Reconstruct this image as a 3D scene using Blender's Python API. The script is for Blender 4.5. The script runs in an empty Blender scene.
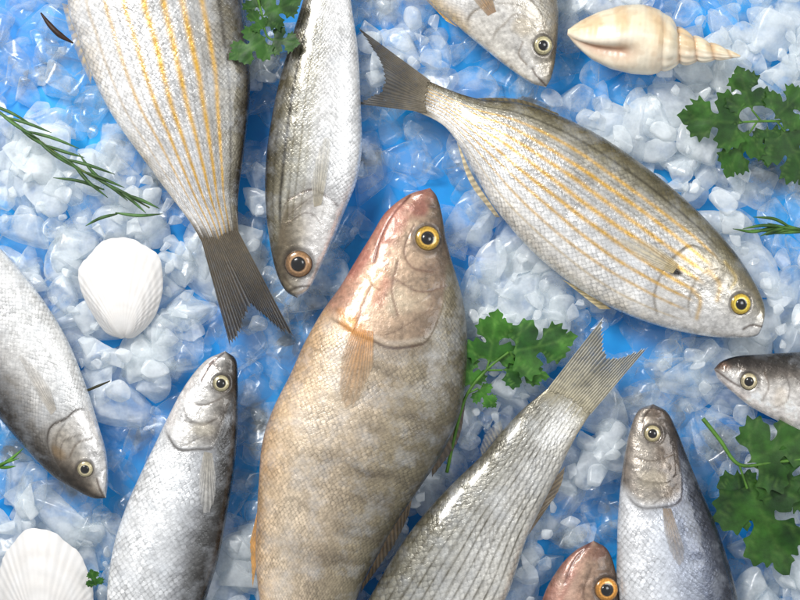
import bpy, bmesh, math, random
import numpy as np
from mathutils import Vector, Matrix
from mathutils.geometry import delaunay_2d_cdt

random.seed(7)
RNG = np.random.default_rng(11)
scene = bpy.context.scene
COL = scene.collection
MM = 0.001
ZREF = 15.0

def lin(c):
    out = []
    for v in c:
        v = v/255.0
        out.append(v/12.92 if v <= 0.04045 else ((v+0.055)/1.055)**2.4)
    return np.array(out)

def W(x, y, z):
    return np.stack([(np.asarray(x)-400)*MM, (300-np.asarray(y))*MM, np.asarray(z)*MM], -1)

def resamp(out, n):
    L = np.concatenate([[0], np.cumsum(np.linalg.norm(np.diff(out, axis=0), axis=1))])
    s = np.linspace(0, L[-1], n)
    return np.stack([np.interp(s, L, out[:, k]) for k in range(out.shape[1])], -1)

def cr(pts, n):
    p = np.array(pts, float)
    p = np.vstack([2*p[0]-p[1], p, 2*p[-1]-p[-2]])
    out = []
    for i in range(1, len(p)-2):
        t = np.linspace(0, 1, 16, endpoint=False)[:, None]
        a, b, c, d = p[i-1], p[i], p[i+1], p[i+2]
        out.append(0.5*((2*b)+(-a+c)*t+(2*a-5*b+4*c-d)*t**2+(-a+3*b-3*c+d)*t**3))
    return resamp(np.vstack(out+[p[-2:-1]]), n)

_lat = {}
def vnoise(x, y, s, seed=0):
    if seed not in _lat:
        _lat[seed] = np.random.default_rng(seed+100).random((64, 64))
    g = _lat[seed]
    x = np.asarray(x, float)/s + 31.7; y = np.asarray(y, float)/s + 17.3
    xi = np.floor(x).astype(int); yi = np.floor(y).astype(int)
    fx = x-xi; fy = y-yi
    fx = fx*fx*(3-2*fx); fy = fy*fy*(3-2*fy)
    a = g[xi % 64, yi % 64]; b = g[(xi+1) % 64, yi % 64]
    c = g[xi % 64, (yi+1) % 64]; d = g[(xi+1) % 64, (yi+1) % 64]
    return (a*(1-fx)+b*fx)*(1-fy)+(c*(1-fx)+d*fx)*fy

def sstep(x, a, b):
    t = np.clip((x-a)/(b-a), 0, 1)
    return t*t*(3-2*t)

def pdist(x, y, pts):
    d = np.full(np.shape(x), 1e9)
    for i in range(len(pts)-1):
        ax, ay = pts[i]; bx, by = pts[i+1]
        vx, vy = bx-ax, by-ay
        l2 = vx*vx+vy*vy+1e-9
        t = np.clip(((x-ax)*vx+(y-ay)*vy)/l2, 0, 1)
        d = np.minimum(d, np.hypot(x-ax-t*vx, y-ay-t*vy))
    return d

# ------------------------------------------------------------------ objects
def empty(name, px, py, z, label, cat, group=None):
    o = bpy.data.objects.new(name, None)
    COL.objects.link(o)
    o.empty_display_size = 0.02
    o.location = Vector(W(px, py, z))
    o['label'] = label; o['category'] = cat
    if group: o['group'] = group
    return o

def mesh_obj(name, verts, faces, mat, parent=None, col=None, attrs=None, smooth=True):
    verts = np.asarray(verts, float)
    if parent is not None:
        verts = verts - np.array(parent.location)
    me = bpy.data.meshes.new(name)
    f = [tuple(int(i) for i in q) for q in faces]
    me.from_pydata([tuple(v) for v in verts], [], f)
    me.update()
    finish(me, col, attrs, smooth)
    o = bpy.data.objects.new(name, me)
    COL.objects.link(o)
    me.materials.append(mat)
    if parent is not None: o.parent = parent
    return o

def finish(me, col, attrs, smooth):
    n = len(me.vertices)
    if col is not None:
        a = me.attributes.new('Col', 'FLOAT_COLOR', 'POINT')
        c = np.ones((n, 4), np.float32); c[:, :3] = col
        a.data.foreach_set('color', c.ravel())
    if attrs:
        for k, v in attrs.items():
            v = np.asarray(v, np.float32)
            if v.ndim == 1:
                a = me.attributes.new(k, 'FLOAT', 'POINT'); a.data.foreach_set('value', v)
            else:
                a = me.attributes.new(k, 'FLOAT_VECTOR', 'POINT'); a.data.foreach_set('vector', v.ravel())
    me.polygons.foreach_set('use_smooth', np.full(len(me.polygons), bool(smooth)))

# ------------------------------------------------------------------ node helper
class NT:
    def __init__(s, name):
        s.m = bpy.data.materials.new(name); s.m.use_nodes = True
        s.t = s.m.node_tree; s.t.nodes.clear()
        s.out = s.n('ShaderNodeOutputMaterial')
    def n(s, typ, **kw):
        nd = s.t.nodes.new(typ)
        for k, v in kw.items(): setattr(nd, k, v)
        return nd
    def set(s, inp, v):
        if isinstance(v, bpy.types.NodeSocket): s.t.links.new(v, inp)
        elif v is not None: inp.default_value = v
    def math(s, op, a, b=None, c=None, clamp=False):
        nd = s.n('ShaderNodeMath', operation=op); nd.use_clamp = clamp
        s.set(nd.inputs[0], a)
        if b is not None: s.set(nd.inputs[1], b)
        if c is not None: s.set(nd.inputs[2], c)
        return nd.outputs[0]
    def vmath(s, op, a, b=None):
        nd = s.n('ShaderNodeVectorMath', operation=op)
        s.set(nd.inputs[0], a)
        if b is not None: s.set(nd.inputs[1], b)
        return nd.outputs['Value'] if op == 'DOT_PRODUCT' else nd.outputs[0]
    def scale(s, v, f):
        nd = s.n('ShaderNodeVectorMath', operation='SCALE'); s.set(nd.inputs[0], v); s.set(nd.inputs['Scale'], f)
        return nd.outputs[0]
    def attr(s, name, out='Color'):
        return s.n('ShaderNodeAttribute', attribute_name=name).outputs[out]
    def mix(s, fac, a, b, blend='MIX'):
        nd = s.n('ShaderNodeMix', data_type='RGBA', blend_type=blend)
        s.set(nd.inputs['Factor'], fac); s.set(nd.inputs[6], a); s.set(nd.inputs[7], b)
        return nd.outputs[2]
    def mixs(s, fac, a, b):
        nd = s.n('ShaderNodeMixShader'); s.set(nd.inputs[0], fac)
        s.t.links.new(a, nd.inputs[1]); s.t.links.new(b, nd.inputs[2]); return nd.outputs[0]
    def rng(s, v, a, b, c, d, smooth=False):
        nd = s.n('ShaderNodeMapRange', interpolation_type='SMOOTHSTEP' if smooth else 'LINEAR')
        for i, q in enumerate((v, a, b, c, d)): s.set(nd.inputs[i], q)
        return nd.outputs[0]
    def noise(s, vec, scale, detail=3, rough=.55, out=0):
        nd = s.n('ShaderNodeTexNoise')
        if vec is not None: s.set(nd.inputs['Vector'], vec)
        nd.inputs['Scale'].default_value = scale; nd.inputs['Detail'].default_value = detail
        nd.inputs['Roughness'].default_value = rough
        return nd.outputs[out]
    def bump(s, h, strength, dist, normal=None):
        nd = s.n('ShaderNodeBump')
        s.set(nd.inputs['Height'], h); s.set(nd.inputs['Strength'], strength)
        nd.inputs['Distance'].default_value = dist
        if normal is not None: s.set(nd.inputs['Normal'], normal)
        return nd.outputs[0]
    def prin(s, **kw):
        nd = s.n('ShaderNodeBsdfPrincipled')
        for k, v in kw.items(): s.set(nd.inputs[k.replace('_', ' ')], v)
        return nd.outputs[0]
    def surf(s, sh):
        s.t.links.new(sh, s.out.inputs['Surface']); return s.m

def c4(c):
    l = lin(c); return (l[0], l[1], l[2], 1)

# ------------------------------------------------------------------ materials
def mat_skin(name, p, metallic=.2, edge=.3, bump=.4, rough=.30, coat=.45, headmet=.2):
    m = NT(name)
    co = m.attr('Col'); sc0 = m.attr('sc', 'Fac'); uv = m.attr('uvp', 'Vector')
    pos = m.n('ShaderNodeTexCoord').outputs['Object']
    fade = m.rng(m.noise(pos, 30, 3, .6), .35, .62, .35, 1.15)
    sc = m.math('MULTIPLY', sc0, fade)
    warp = m.scale(m.vmath('SUBTRACT', m.noise(pos, 60, 2, .55, 1), (.5, .5, .5)), 5.0)
    uvw = m.vmath('ADD', uv, warp)
    mp = m.n('ShaderNodeMapping')
    m.set(mp.inputs['Vector'], uvw)
    mp.inputs['Scale'].default_value = (1/p, 1/(p*.9), 0)
    mp.inputs['Rotation'].default_value = (0, 0, math.radians(45))
    vo = m.n('ShaderNodeTexVoronoi', voronoi_dimensions='2D', feature='F1')
    m.set(vo.inputs['Vector'], mp.outputs[0]); vo.inputs['Scale'].default_value = 1.0
    vo.inputs['Randomness'].default_value = .28
    d = vo.outputs['Distance']
    g = m.vmath('DOT_PRODUCT', m.vmath('SUBTRACT', mp.outputs[0], vo.outputs['Position']), (.7071, .7071, 0))
    rnd = m.n('ShaderNodeSeparateColor'); m.set(rnd.inputs[0], vo.outputs['Color'])
    rv = rnd.outputs[0]
    edgef = m.rng(d, .3, .66, 0, 1, True)
    ns = m.noise(pos, 300, 3, .65)
    b1 = m.rng(rv, 0, 1, .80, 1.22)
    b2 = m.math('SUBTRACT', 1.0, m.math('MULTIPLY', edgef, edge))
    b3 = m.rng(g, -.6, .6, .84, 1.16)
    br = m.math('MULTIPLY', m.math('MULTIPLY', b1, b2), b3)
    br = m.math('ADD', 1.0, m.math('MULTIPLY', m.math('SUBTRACT', br, 1.0), sc))
    br = m.math('MULTIPLY', br, m.rng(ns, .3, .7, .80, 1.18))
    c = m.scale(co, br)
    shn = m.rng(m.noise(pos, 42, 4, .65), .46, .72, 0, .28)
    c = m.mix(m.math('MULTIPLY', shn, sc0), c, (.62, .66, .72, 1))
    hgt = m.math('SUBTRACT', m.math('MULTIPLY', g, .9), m.math('MULTIPLY', edgef, .4))
    hgt = m.math('ADD', hgt, m.math('MULTIPLY', rv, .5))
    nb = m.bump(m.math('MULTIPLY', hgt, sc), bump, .0010)
    nb2 = m.bump(m.noise(pos, 110, 4, .7), .38, .003, nb)
    rg = m.rng(m.noise(pos, 80, 3, .65), .3, .7, rough-.14, rough+.16)
    met = m.math('ADD', metallic, m.math('MULTIPLY', m.math('SUBTRACT', 1.0, sc0), headmet))
    sh = m.prin(Base_Color=c, Metallic=met, Roughness=rg, Normal=nb2,
                Coat_Weight=coat, Coat_Roughness=.07, Specular_IOR_Level=.5)
    return m.surf(sh)

def mat_fin(name, a0, a1, amp=.3, gap=.84):
    m = NT(name)
    co = m.attr('Col'); uv = m.attr('uvp', 'Vector')
    sx = m.n('ShaderNodeSeparateXYZ'); m.set(sx.inputs[0], uv)
    w = m.math('SINE', m.math('MULTIPLY', sx.outputs[0], 6.2832))
    w01 = m.rng(w, -1, 1, 0, 1, True)
    pos = m.n('ShaderNodeTexCoord').outputs['Object']
    ns = m.noise(pos, 220, 3)
    br = m.math('MULTIPLY', m.rng(w01, 0, 1, 1-amp, 1+amp*.6), m.rng(ns, .3, .7, .8, 1.2))
    al = m.math('MULTIPLY', m.rng(sx.outputs[1], .25, 1.0, a0, a1), m.rng(w01, 0, .7, gap, 1.0))
    al = m.math('MULTIPLY', al, m.rng(ns, .3, .7, .9, 1.1), clamp=True)
    sh = m.prin(Base_Color=m.scale(co, br), Roughness=.35, Alpha=al, Coat_Weight=.3, Coat_Roughness=.12,
                Normal=m.bump(w01, .3, .0006))
    return m.surf(sh)

def mat_eye():
    m = NT('eye_gloss')
    co = m.attr('Col')
    pos = m.n('ShaderNodeTexCoord').outputs['Object']
    ns = m.noise(pos, 500, 3)
    return m.surf(m.prin(Base_Color=m.scale(co, m.rng(ns, .3, .7, .75, 1.25)), Roughness=.25, Metallic=.15, Coat_Weight=1.0, Coat_Roughness=.03))

def mat_leaf():
    m = NT('leaf_green')
    co = m.attr('Col')
    pos = m.n('ShaderNodeTexCoord').outputs['Object']
    ns = m.noise(pos, 90, 4)
    c = m.scale(co, m.rng(ns, .3, .7, .65, 1.4))
    a = m.prin(Base_Color=c, Roughness=.48, Specular_IOR_Level=.35, Normal=m.bump(m.noise(pos, 260, 3), .3, .0008))
    tr = m.n('ShaderNodeBsdfTranslucent'); m.set(tr.inputs[0], c)
    return m.surf(m.mixs(.2, a, tr.outputs[0]))

def mat_vcol(name, rough=.5, coat=.1, nscale=120, amp=.12, bump=.15):
    m = NT(name)
    co = m.attr('Col')
    pos = m.n('ShaderNodeTexCoord').outputs['Object']
    ns = m.noise(pos, nscale, 4)
    return m.surf(m.prin(Base_Color=m.scale(co, m.rng(ns, .3, .7, 1-amp, 1+amp)), Roughness=rough, Coat_Weight=coat, Coat_Roughness=.2,
                         Normal=m.bump(m.noise(pos, nscale*4, 3), bump, .001)))

def mat_ice():
    m = NT('crushed_ice')
    cl = m.attr('cloud', 'Fac')
    pos = m.n('ShaderNodeTexCoord').outputs['Object']
    ns = m.noise(pos, 55, 3, .62)
    nb = m.bump(m.noise(pos, 60, 2, .5), .22, .005)
    lw = m.n('ShaderNodeLayerWeight'); lw.inputs['Blend'].default_value = .35
    m.set(lw.inputs['Normal'], nb)
    fc = lw.outputs['Facing']
    fac = m.math('ADD', cl, m.rng(ns, .3, .7, -.24, .26))
    fac = m.math('ADD', fac, m.math('MULTIPLY', m.math('POWER', fc, 1.6), .4))
    fac = m.math('MAXIMUM', fac, .06)
    fac = m.math('MINIMUM', fac, .88)
    white = m.prin(Base_Color=(.945, .98, 1, 1), Roughness=.27, Specular_IOR_Level=.5, Normal=nb)
    trl = m.n('ShaderNodeBsdfTranslucent'); trl.inputs[0].default_value = (.95, .985, 1, 1)
    wm = m.mixs(.45, white, trl.outputs[0])
    gl = m.n('ShaderNodeBsdfGlossy'); gl.inputs['Roughness'].default_value = .2; m.set(gl.inputs['Normal'], nb)
    tp = m.n('ShaderNodeBsdfTransparent'); tp.inputs[0].default_value = (.975, .993, 1, 1)
    gf = m.math('ADD', .04, m.math('MULTIPLY', m.math('POWER', fc, 3.0), .4))
    clear = m.mixs(gf, tp.outputs[0], gl.outputs[0])
    return m.surf(m.mixs(fac, clear, wm))

def mat_blue():
    m = NT('blue_tray')
    pos = m.n('ShaderNodeTexCoord').outputs['Object']
    ns = m.noise(pos, 9, 4)
    c = m.mix(m.rng(ns, .35, .65, 0, 1), c4((0, 130, 214)), c4((0, 164, 236)))
    return m.surf(m.prin(Base_Color=c, Roughness=.5))

M_EYE = mat_eye(); M_LEAF = mat_leaf(); M_FIN = mat_fin('fin_membrane', 1.0, .97, .3, .94)
M_FINT = mat_fin('clear_fin_membrane', .7, .34, .2, .75)

# ------------------------------------------------------------------ fish
FOOT = []       # footprints

def build_fish(s):
    D0 = np.array(s['D'], float); V0 = np.array(s['V'], float)
    Ld = np.sum(np.linalg.norm(np.diff(D0, axis=0), axis=1))
    N = int(max(90, Ld/1.4))
    D = cr(D0, N); V = cr(V0, N)
    FOOT.append(np.vstack([D[::4], V[::-4]]))
    half = np.linalg.norm(D-V, axis=1)/2
    t = np.linspace(0, 1, N)
    zc = s.get('zc', 15.0)
    k = s.get('k', .48)
    hz = k*half
    hz = np.maximum(hz, np.minimum(half*.75, 9))
    hz = hz*(1-.9*sstep(t, .84, 1.0))
    nT = int(np.clip(half.max()*1.8, 80, 180)); nB = 18
    ph = np.linspace(0, np.pi, nT+1)
    vt = (1-np.cos(ph))/2
    phb = np.linspace(np.pi, 2*np.pi, nB+2)[1:-1]
    vb = (1-np.cos(phb))/2
    v = np.concatenate([vt, vb]); M = len(v)
    X = D[:, None, 0]+(V-D)[:, None, 0]*v[None]
    Y = D[:, None, 1]+(V-D)[:, None, 1]*v[None]
    sn = np.concatenate([np.sin(ph)**.82, np.sin(phb)*.8])
    Z = zc + hz[:, None]*sn[None]
    top = np.zeros((N, M)); top[:, :nT+1] = 1
    T = np.broadcast_to(t[:, None], (N, M)); Vv = np.broadcast_to(v[None], (N, M))
    Wd = 2*half.max()
    sd = s.get('seed', 1)
    st = s['vstops']
    vs = np.array([q[0] for q in st]); cs = np.array([lin(q[1]) for q in st])
    vj = Vv + .07*(vnoise(X, Y, 34, sd)-.5) + .04*(vnoise(X, Y, 9, sd+1)-.5)
    C = np.stack([np.interp(vj, vs, cs[:, i]) for i in range(3)], -1)
    C = C*(1+.24*(vnoise(X, Y, 26, sd+2)-.5)+.18*(vnoise(X, Y, 7, sd+3)-.5))[..., None]
    sc = np.ones((N, M)); disp = np.zeros((N, M))
    def blend(mask, c, a):
        nonlocal C
        w = np.clip(mask*a, 0, 1)[..., None]
        C = C*(1-w)+lin(c)*w
    mid = (D+V)/2
    cum = np.concatenate([[0], np.cumsum(np.linalg.norm(np.diff(mid, axis=0), axis=1))])
    S = np.broadcast_to(cum[:, None], (N, M))
    u = 2*Vv-1
    if 'gill' in s:
        gx, gy = s['gill']
        gi = np.argmin(np.hypot(mid[:, 0]-gx, mid[:, 1]-gy)); sg = cum[gi]
        gw = 2*half[gi]
        bl = s.get('bulge', .16)*gw
        edge_s = sg + bl*(1-1.9*np.abs(u-.12)**2.0) + 1.5*np.sin(u*7+sd) + 3*(vnoise(X, Y, 16, sd+25)-.5)
        edge_s = edge_s - .42*sg*sstep(.30-Vv, 0, .22)
        q = S-edge_s
        win = sstep(Vv, .14, .34)*(1-sstep(Vv, .86, .96))
        head = 1-sstep(q, -10, 7)
        if 'headc' in s:
            hcs = s['headc']
            hv = np.array([a[0] for a in hcs]); hc = np.array([lin(a[1]) for a in hcs])
            hj = vj+.10*(vnoise(X, Y, 20, sd+14)-.5)
            HC = np.stack([np.interp(hj, hv, hc[:, i]) for i in range(3)], -1)
            HC = HC*(1+.5*(vnoise(X, Y, 15, sd+6)-.5)+.5*(vnoise(X, Y, 5, sd+7)-.5)+.5*(vnoise(X, Y, 2.5, sd+15)-.5))[..., None]
            w = (head*s.get('heada', .9))[..., None]
            C = C*(1-w)+HC*w
        sc = sstep(q, -8, 16)
        gc = s.get('gillc', (70, 50, 42))
        hh = s.get('gillh', .75)
        disp += hh*sstep(q, -60, -1)*(1-sstep(q, 0, 2.2))*win
        g = np.exp(-((q-1.8)/1.5)**2)*win*(.6+.7*vnoise(X, Y, 14, sd+16))
        blend(g, gc, .85)
        blend(np.exp(-((q-7)/6.)**2)*win, gc, .22)
        blend(np.exp(-((q+3.5)/2.2)**2)*win, (236, 230, 220), .18)  # highlight painted into the skin colour, just ahead of the gill edge
        pr = s.get('pre', 30)
        q2 = q+pr*(1+.35*(np.abs(u)))+3*(vnoise(X, Y, 18, sd+17)-.5)
        w2 = win*(1-sstep(Vv, .78, .9))
        g2 = np.exp(-(q2/1.2)**2)*w2
        disp += .35*sstep(q2, -24, 0)*(1-sstep(q2, 0, 2))*w2
        blend(g2, gc, .6)
        q3 = q+pr*.45-(Vv-.45)*gw*.55
        g3 = np.exp(-(q3/1.1)**2)*win*(q < -2)*sstep(q2, 0, 4)
        disp -= .2*g3; blend(g3, gc, .45)
        ra = np.sin((Vv*gw+.25*q)*.9+2*vnoise(X, Y, 14, sd+22))
        blend(sstep(ra, .55, 1)*win*sstep(q2, 0, 6)*(1-sstep(q, -8, 0)), gc, .18)
        disp += head*top*(.25*(vnoise(X, Y, 6, sd+18)-.5)+.28*(vnoise(X, Y, 3, sd+19)-.5))
    snz = s.get('sn', .6)
    for (v0, v1, w, c, a) in s.get('stripes', []):
        vv = v0+(v1-v0)*T + .004*np.sin(T*14+v0*40) + .008*(vnoise(X, Y, 30, sd+4)-.5)
        mk = np.exp(-(np.abs((Vv-vv)/w))**2.2)*sstep(T, s.get('st0', .16), s.get('st0', .16)+.06)
        mk = mk*(1-.55*snz+snz*(.6*vnoise(X, Y, 6, sd+5)+.4*vnoise(X, Y, 24, sd+26)))
        blend(mk*top, c, a)
        sc = sc*(1-.2*np.clip(mk, 0, 1))
    for (t0, w, va, vb_, c, a) in s.get('bars', []):
        mk = np.exp(-((T-t0+.05*(Vv-.4)+.034*(vnoise(X, Y, 26, sd+10)-.5))/(w*(.6+.8*vnoise(X, Y, 40, sd+24))))**2)*(1-sstep(Vv+.3*(vnoise(X, Y, 24, sd+23)-.5), va, vb_))
        mk = mk*(.05+1.3*vnoise(X, Y, 17, sd+8))*(.75+.5*vnoise(X, Y, 4, sd+27))
        blend(mk*top, c, a)
    for (cx, cy, rx, ry, ang, c, a) in s.get('blobs', []):
        ca, sa = math.cos(math.radians(ang)), math.sin(math.radians(ang))
        dx, dy = X-cx, Y-cy
        r = np.hypot((dx*ca+dy*sa)/rx, (-dx*sa+dy*ca)/ry)
        r = r+.5*(vnoise(X, Y, 12, sd+9)-.5)+.25*(vnoise(X, Y, 5, sd+20)-.5)
        blend((1-sstep(r, .35, 1.15))*top, c, a)
    for (pts, w, c, a, dz) in s.get('strokes', []):
        pp = cr(pts, 14) if len(pts) > 2 else np.array(pts)
        d = pdist(X, Y, pp)
        g = np.exp(-(d/w)**2)*top
        blend(g, c, a); disp += .45*dz*g
    tf = [f for f in s.get('fins', []) if f['n'] == 'tail_fin']
    if tf:      # the skin runs out into the tail rays
        tm = sstep(T+.035*(vnoise(S*.12, Vv*Wd, 4, sd+21)-.5)+.02*np.abs(u), .945, 1.005)
        blend(tm, tf[0]['c'][0], .95); sc = sc*(1-.8*tm)
    e = s.get('eye')
    if e:
        r = np.hypot(X-e[0], Y-e[1])/e[2]
        blend(np.exp(-((r-1.1)/.2)**2)*top, (58, 48, 42), .6)
        disp += .8*np.exp(-((r-1.3)/.22)**2)*top
        disp -= 1.2*(1-sstep(r, .7, 1.1))*top
    disp += (1.8*(vnoise(X, Y, 30, sd+11)-.5)+.5*(vnoise(X, Y, 10, sd+12)-.5))*sn.clip(0)[None]*top*(1-.7*sstep(T, .85, 1))
    Z = Z+disp*top
    C = np.clip(C, .004, .95)
    verts = W(X, Y, Z).reshape(-1, 3)
    uvp = np.stack([S, Vv*Wd, 0*S], -1).reshape(-1, 3)
    idx = np.arange(N*M).reshape(N, M)
    a = idx[:-1, :]; b = idx[1:, :]
    quads = np.stack([a, np.roll(a, -1, 1), np.roll(b, -1, 1), b], -1).reshape(-1, 4)
    faces = [tuple(q) for q in quads.tolist()]
    faces.append(tuple(idx[0].tolist())); faces.append(tuple(idx[-1].tolist()))
    cx, cy = mid[N//2]
    root = empty(s['name'], cx, cy, zc-hz.max()*.8, s['label'], 'fish', s.get('group'))
    mesh_obj('body', verts, faces, s['mat'], root, C.reshape(-1, 3), {'sc': sc.reshape(-1), 'uvp': uvp})
    TX = X[:, :nT+1].ravel(); TY = Y[:, :nT+1].ravel(); TZ = Z[:, :nT+1].ravel()
    def zat(x, y):
        x = np.atleast_1d(x); y = np.atleast_1d(y)
        out = np.empty(len(x))
        for i in range(len(x)):
            out[i] = TZ[np.argmin((TX-x[i])**2+(TY-y[i])**2)]
        return out
    if e: build_eye(root, e, zat)
    for f in s.get('fins', []): build_fin(root, f, zat, zc)
    return root

def dome(cx, cy, r, z, nrm, prof, n=36):
    nrm = Vector(nrm).normalized()
    rot = Vector((0, 0, 1)).rotation_difference(nrm).to_matrix()
    base = Vector(W(cx, cy, z))
    vs = []; fr = []
    for (rr, hh) in prof:
        if rr == 0:
            vs.append(base+rot@Vector((0, 0, hh*r*MM))); fr.append(0); continue
        for j in range(n):
            a = 2*math.pi*j/n
            vs.append(base+rot@Vector((rr*r*MM*math.cos(a), rr*r*MM*math.sin(a), hh*r*MM))); fr.append(rr)
    fs = []
    k = len(prof)-1
    for i in range(k-1):
        for j in range(n):
            fs.append((i*n+j, i*n+(j+1) % n, (i+1)*n+(j+1) % n, (i+1)*n+j))
    for j in range(n):
        fs.append(((k-1)*n+j, (k-1)*n+(j+1) % n, k*n))
    return np.array([tuple(v) for v in vs]), fs, np.array(fr)

def build_eye(root, e, zat):
    cx, cy, r, ic, pf = e
    h = 5
    zz = zat(np.array([cx-h, cx+h, cx, cx, cx]), np.array([cy, cy, cy-h, cy+h, cy]))
    n = Vector((-(zz[1]-zz[0])/(2*h)*.6, (zz[3]-zz[2])/(2*h)*.6, 1))
    prof = [(1.06, -.25), (1.04, .02), (.97, .14), (.86, .22), (.74, .27), (.62, .30), (.5, .32), (.3, .33), (0, .335)]
    v, f, fr = dome(cx, cy, r, zz[4]+.3, n, prof)
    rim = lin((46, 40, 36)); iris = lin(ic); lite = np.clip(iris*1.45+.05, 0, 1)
    C = np.empty((len(v), 3))
    for i, q in enumerate(fr):
        th = (i % 36)/36*2*math.pi
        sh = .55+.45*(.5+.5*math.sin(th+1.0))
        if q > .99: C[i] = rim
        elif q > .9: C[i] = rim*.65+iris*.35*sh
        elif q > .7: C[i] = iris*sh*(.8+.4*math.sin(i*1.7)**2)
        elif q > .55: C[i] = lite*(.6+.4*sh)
        else: C[i] = lin((25, 20, 18))
    eye = mesh_obj('eye', v, f, M_EYE, root, C)
    prof2 = [(1.0, 0), (.9, .12), (.7, .22), (.4, .3), (0, .33)]
    v2, f2, _ = dome(cx, cy, r*pf, zz[4]+.3+r*.31, n, prof2, 28)
    pu = mesh_obj('pupil', v2, f2, M_EYE, root, np.tile(lin((14, 13, 14)), (len(v2), 1)))
    pu.parent = eye

def build_fin(root, f, zat, zc):
    name = f['n']; nr = f.get('rays', 12)
    nu = nr*5+1; nv = 16
    B = cr(f['base'], nu) if len(f['base']) > 2 else np.linspace(f['base'][0], f['base'][1], nu)
    if f.get('sharp'):
        O = resamp(np.array(f['out'], float), nu)
    else:
        O = cr(f['out'], nu) if len(f['out']) > 2 else np.linspace(f['out'][0], f['out'][1], nu)
    u = np.linspace(0, 1, nu)
    rr = np.random.default_rng(len(name)*7+nr+int(abs(f['base'][0][0])))
    jg = f.get('jag', .05)
    jag = 1-jg*np.abs(np.sin(np.pi*u*nr))-jg*np.repeat(rr.random(nr+1), 5)[:nu]
    w = np.linspace(0, 1, nv)
    ww = w[None]*jag[:, None]
    if name == 'tail_fin':      # root the rays a little way up the peduncle, unevenly
        ww = ww - (.05+.05*np.repeat(rr.random(nr+1), 5)[:nu])[:, None]*(1-w)[None]
    X = B[:, None, 0]+(O-B)[:, None, 0]*ww; Y = B[:, None, 1]+(O-B)[:, None, 1]*ww
    rip = f.get('rip', .4)*np.sin(2*np.pi*u*nr)[:, None]*(.3+.7*w[None])
    wav = 3.0*(vnoise(X, Y, 22, 5)-.5)*w[None]
    if f.get('on'):
        z = zat(X.ravel(), Y.ravel()).reshape(X.shape)
        Z = z+.35+f.get('lift', .9)*np.sin(np.pi*np.clip(w, 0, 1)*.6)[None]+rip*.4
    else:
        z0, z1 = f.get('z', (zc, zc-2))
        if name == 'tail_fin': z0 = z0+2.2
        Z = z0+(z1-z0)*w[None]+rip+wav
    cb, ct = lin(f['c'][0]), lin(f['c'][1])
    C = cb+(ct-cb)*(w[None, :, None]**.8)
    C = np.broadcast_to(C, X.shape+(3,))*(1+.5*(vnoise(X, Y, 9, 3)-.5))[..., None]
    V = W(X, Y, Z).reshape(-1, 3)
    idx = np.arange(nu*nv).reshape(nu, nv)
    fs = np.stack([idx[:-1, :-1], idx[1:, :-1], idx[1:, 1:], idx[:-1, 1:]], -1).reshape(-1, 4).tolist()
    uvp = np.stack([np.broadcast_to(u[:, None]*nr, X.shape), np.broadcast_to(w[None], X.shape), 0*X], -1).reshape(-1, 3)
    mesh_obj(name, V, fs, M_FINT if f.get('clear') else M_FIN, root, np.clip(C.reshape(-1, 3), .004, .95), {'uvp': uvp})

SK6 = mat_skin('striped_skin', 4.3, .25, .30, .45, .27)
SK5 = mat_skin('fine_silver_skin', 3.7, .25, .26, .36, .26)
SK7 = mat_skin('brown_skin', 4.1, .10, .30, .45, .36, .3, .04)
SK8 = mat_skin('silver_skin', 4.9, .25, .32, .45, .27)
SK9 = mat_skin('rowed_silver_skin', 5.6, .22, .36, .42, .27)

GOLD = (206, 160, 60)
fishes = []
fishes.append(dict(name='striped_fish', seed=3, mat=SK6, k=.42, sn=.42,
    label='gold striped fish with dark forked tail hanging down, cut off by the top edge', group='gold striped fish',
    D=[(165,-195),(205,-165),(234,-90),(243,0),(250,60),(249,110),(243,160),(238,200),(239,240)],
    V=[(165,-195),(115,-165),(76,-90),(68,0),(79,40),(92,75),(112,115),(138,152),(166,190),(190,222),(204,246)],
    vstops=[(0,(44,38,28)),(.05,(62,55,42)),(.11,(110,104,88)),(.2,(156,153,146)),(.4,(184,184,184)),(.6,(208,208,209)),(.9,(234,232,230)),(1,(206,190,166))],
    gill=(160,-95),
    stripes=[(.13,.13,.012,(48,42,30),.75),(.22,.22,.015,GOLD,.9),(.33,.32,.018,GOLD,1),(.44,.43,.019,GOLD,1),(.55,.54,.019,GOLD,1),(.66,.65,.017,GOLD,.9),(.77,.76,.013,GOLD,.7),(.88,.87,.010,(190,160,110),.5)]+
            [(q,q-.005,.006,(112,108,98),.5) for q in (.275,.385,.495,.605,.715)],
    eye=(185,-150,11,(215,180,70),.5),
    fins=[dict(n='tail_fin', base=[(241,236),(221,243),(203,246)], out=[(295,340),(284,335),(268,322),(254,309),(246,316),(241,334),(231,351)], sharp=1, rays=22, c=[(84,74,58),(38,33,28)], z=(15,11)),
          dict(n='anal_fin', base=[(92,72),(79,40),(70,5)], out=[(90,84),(73,46),(60,2)], rays=9, c=[(190,165,110),(200,175,120)], z=(13,9), clear=1)]))
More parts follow.
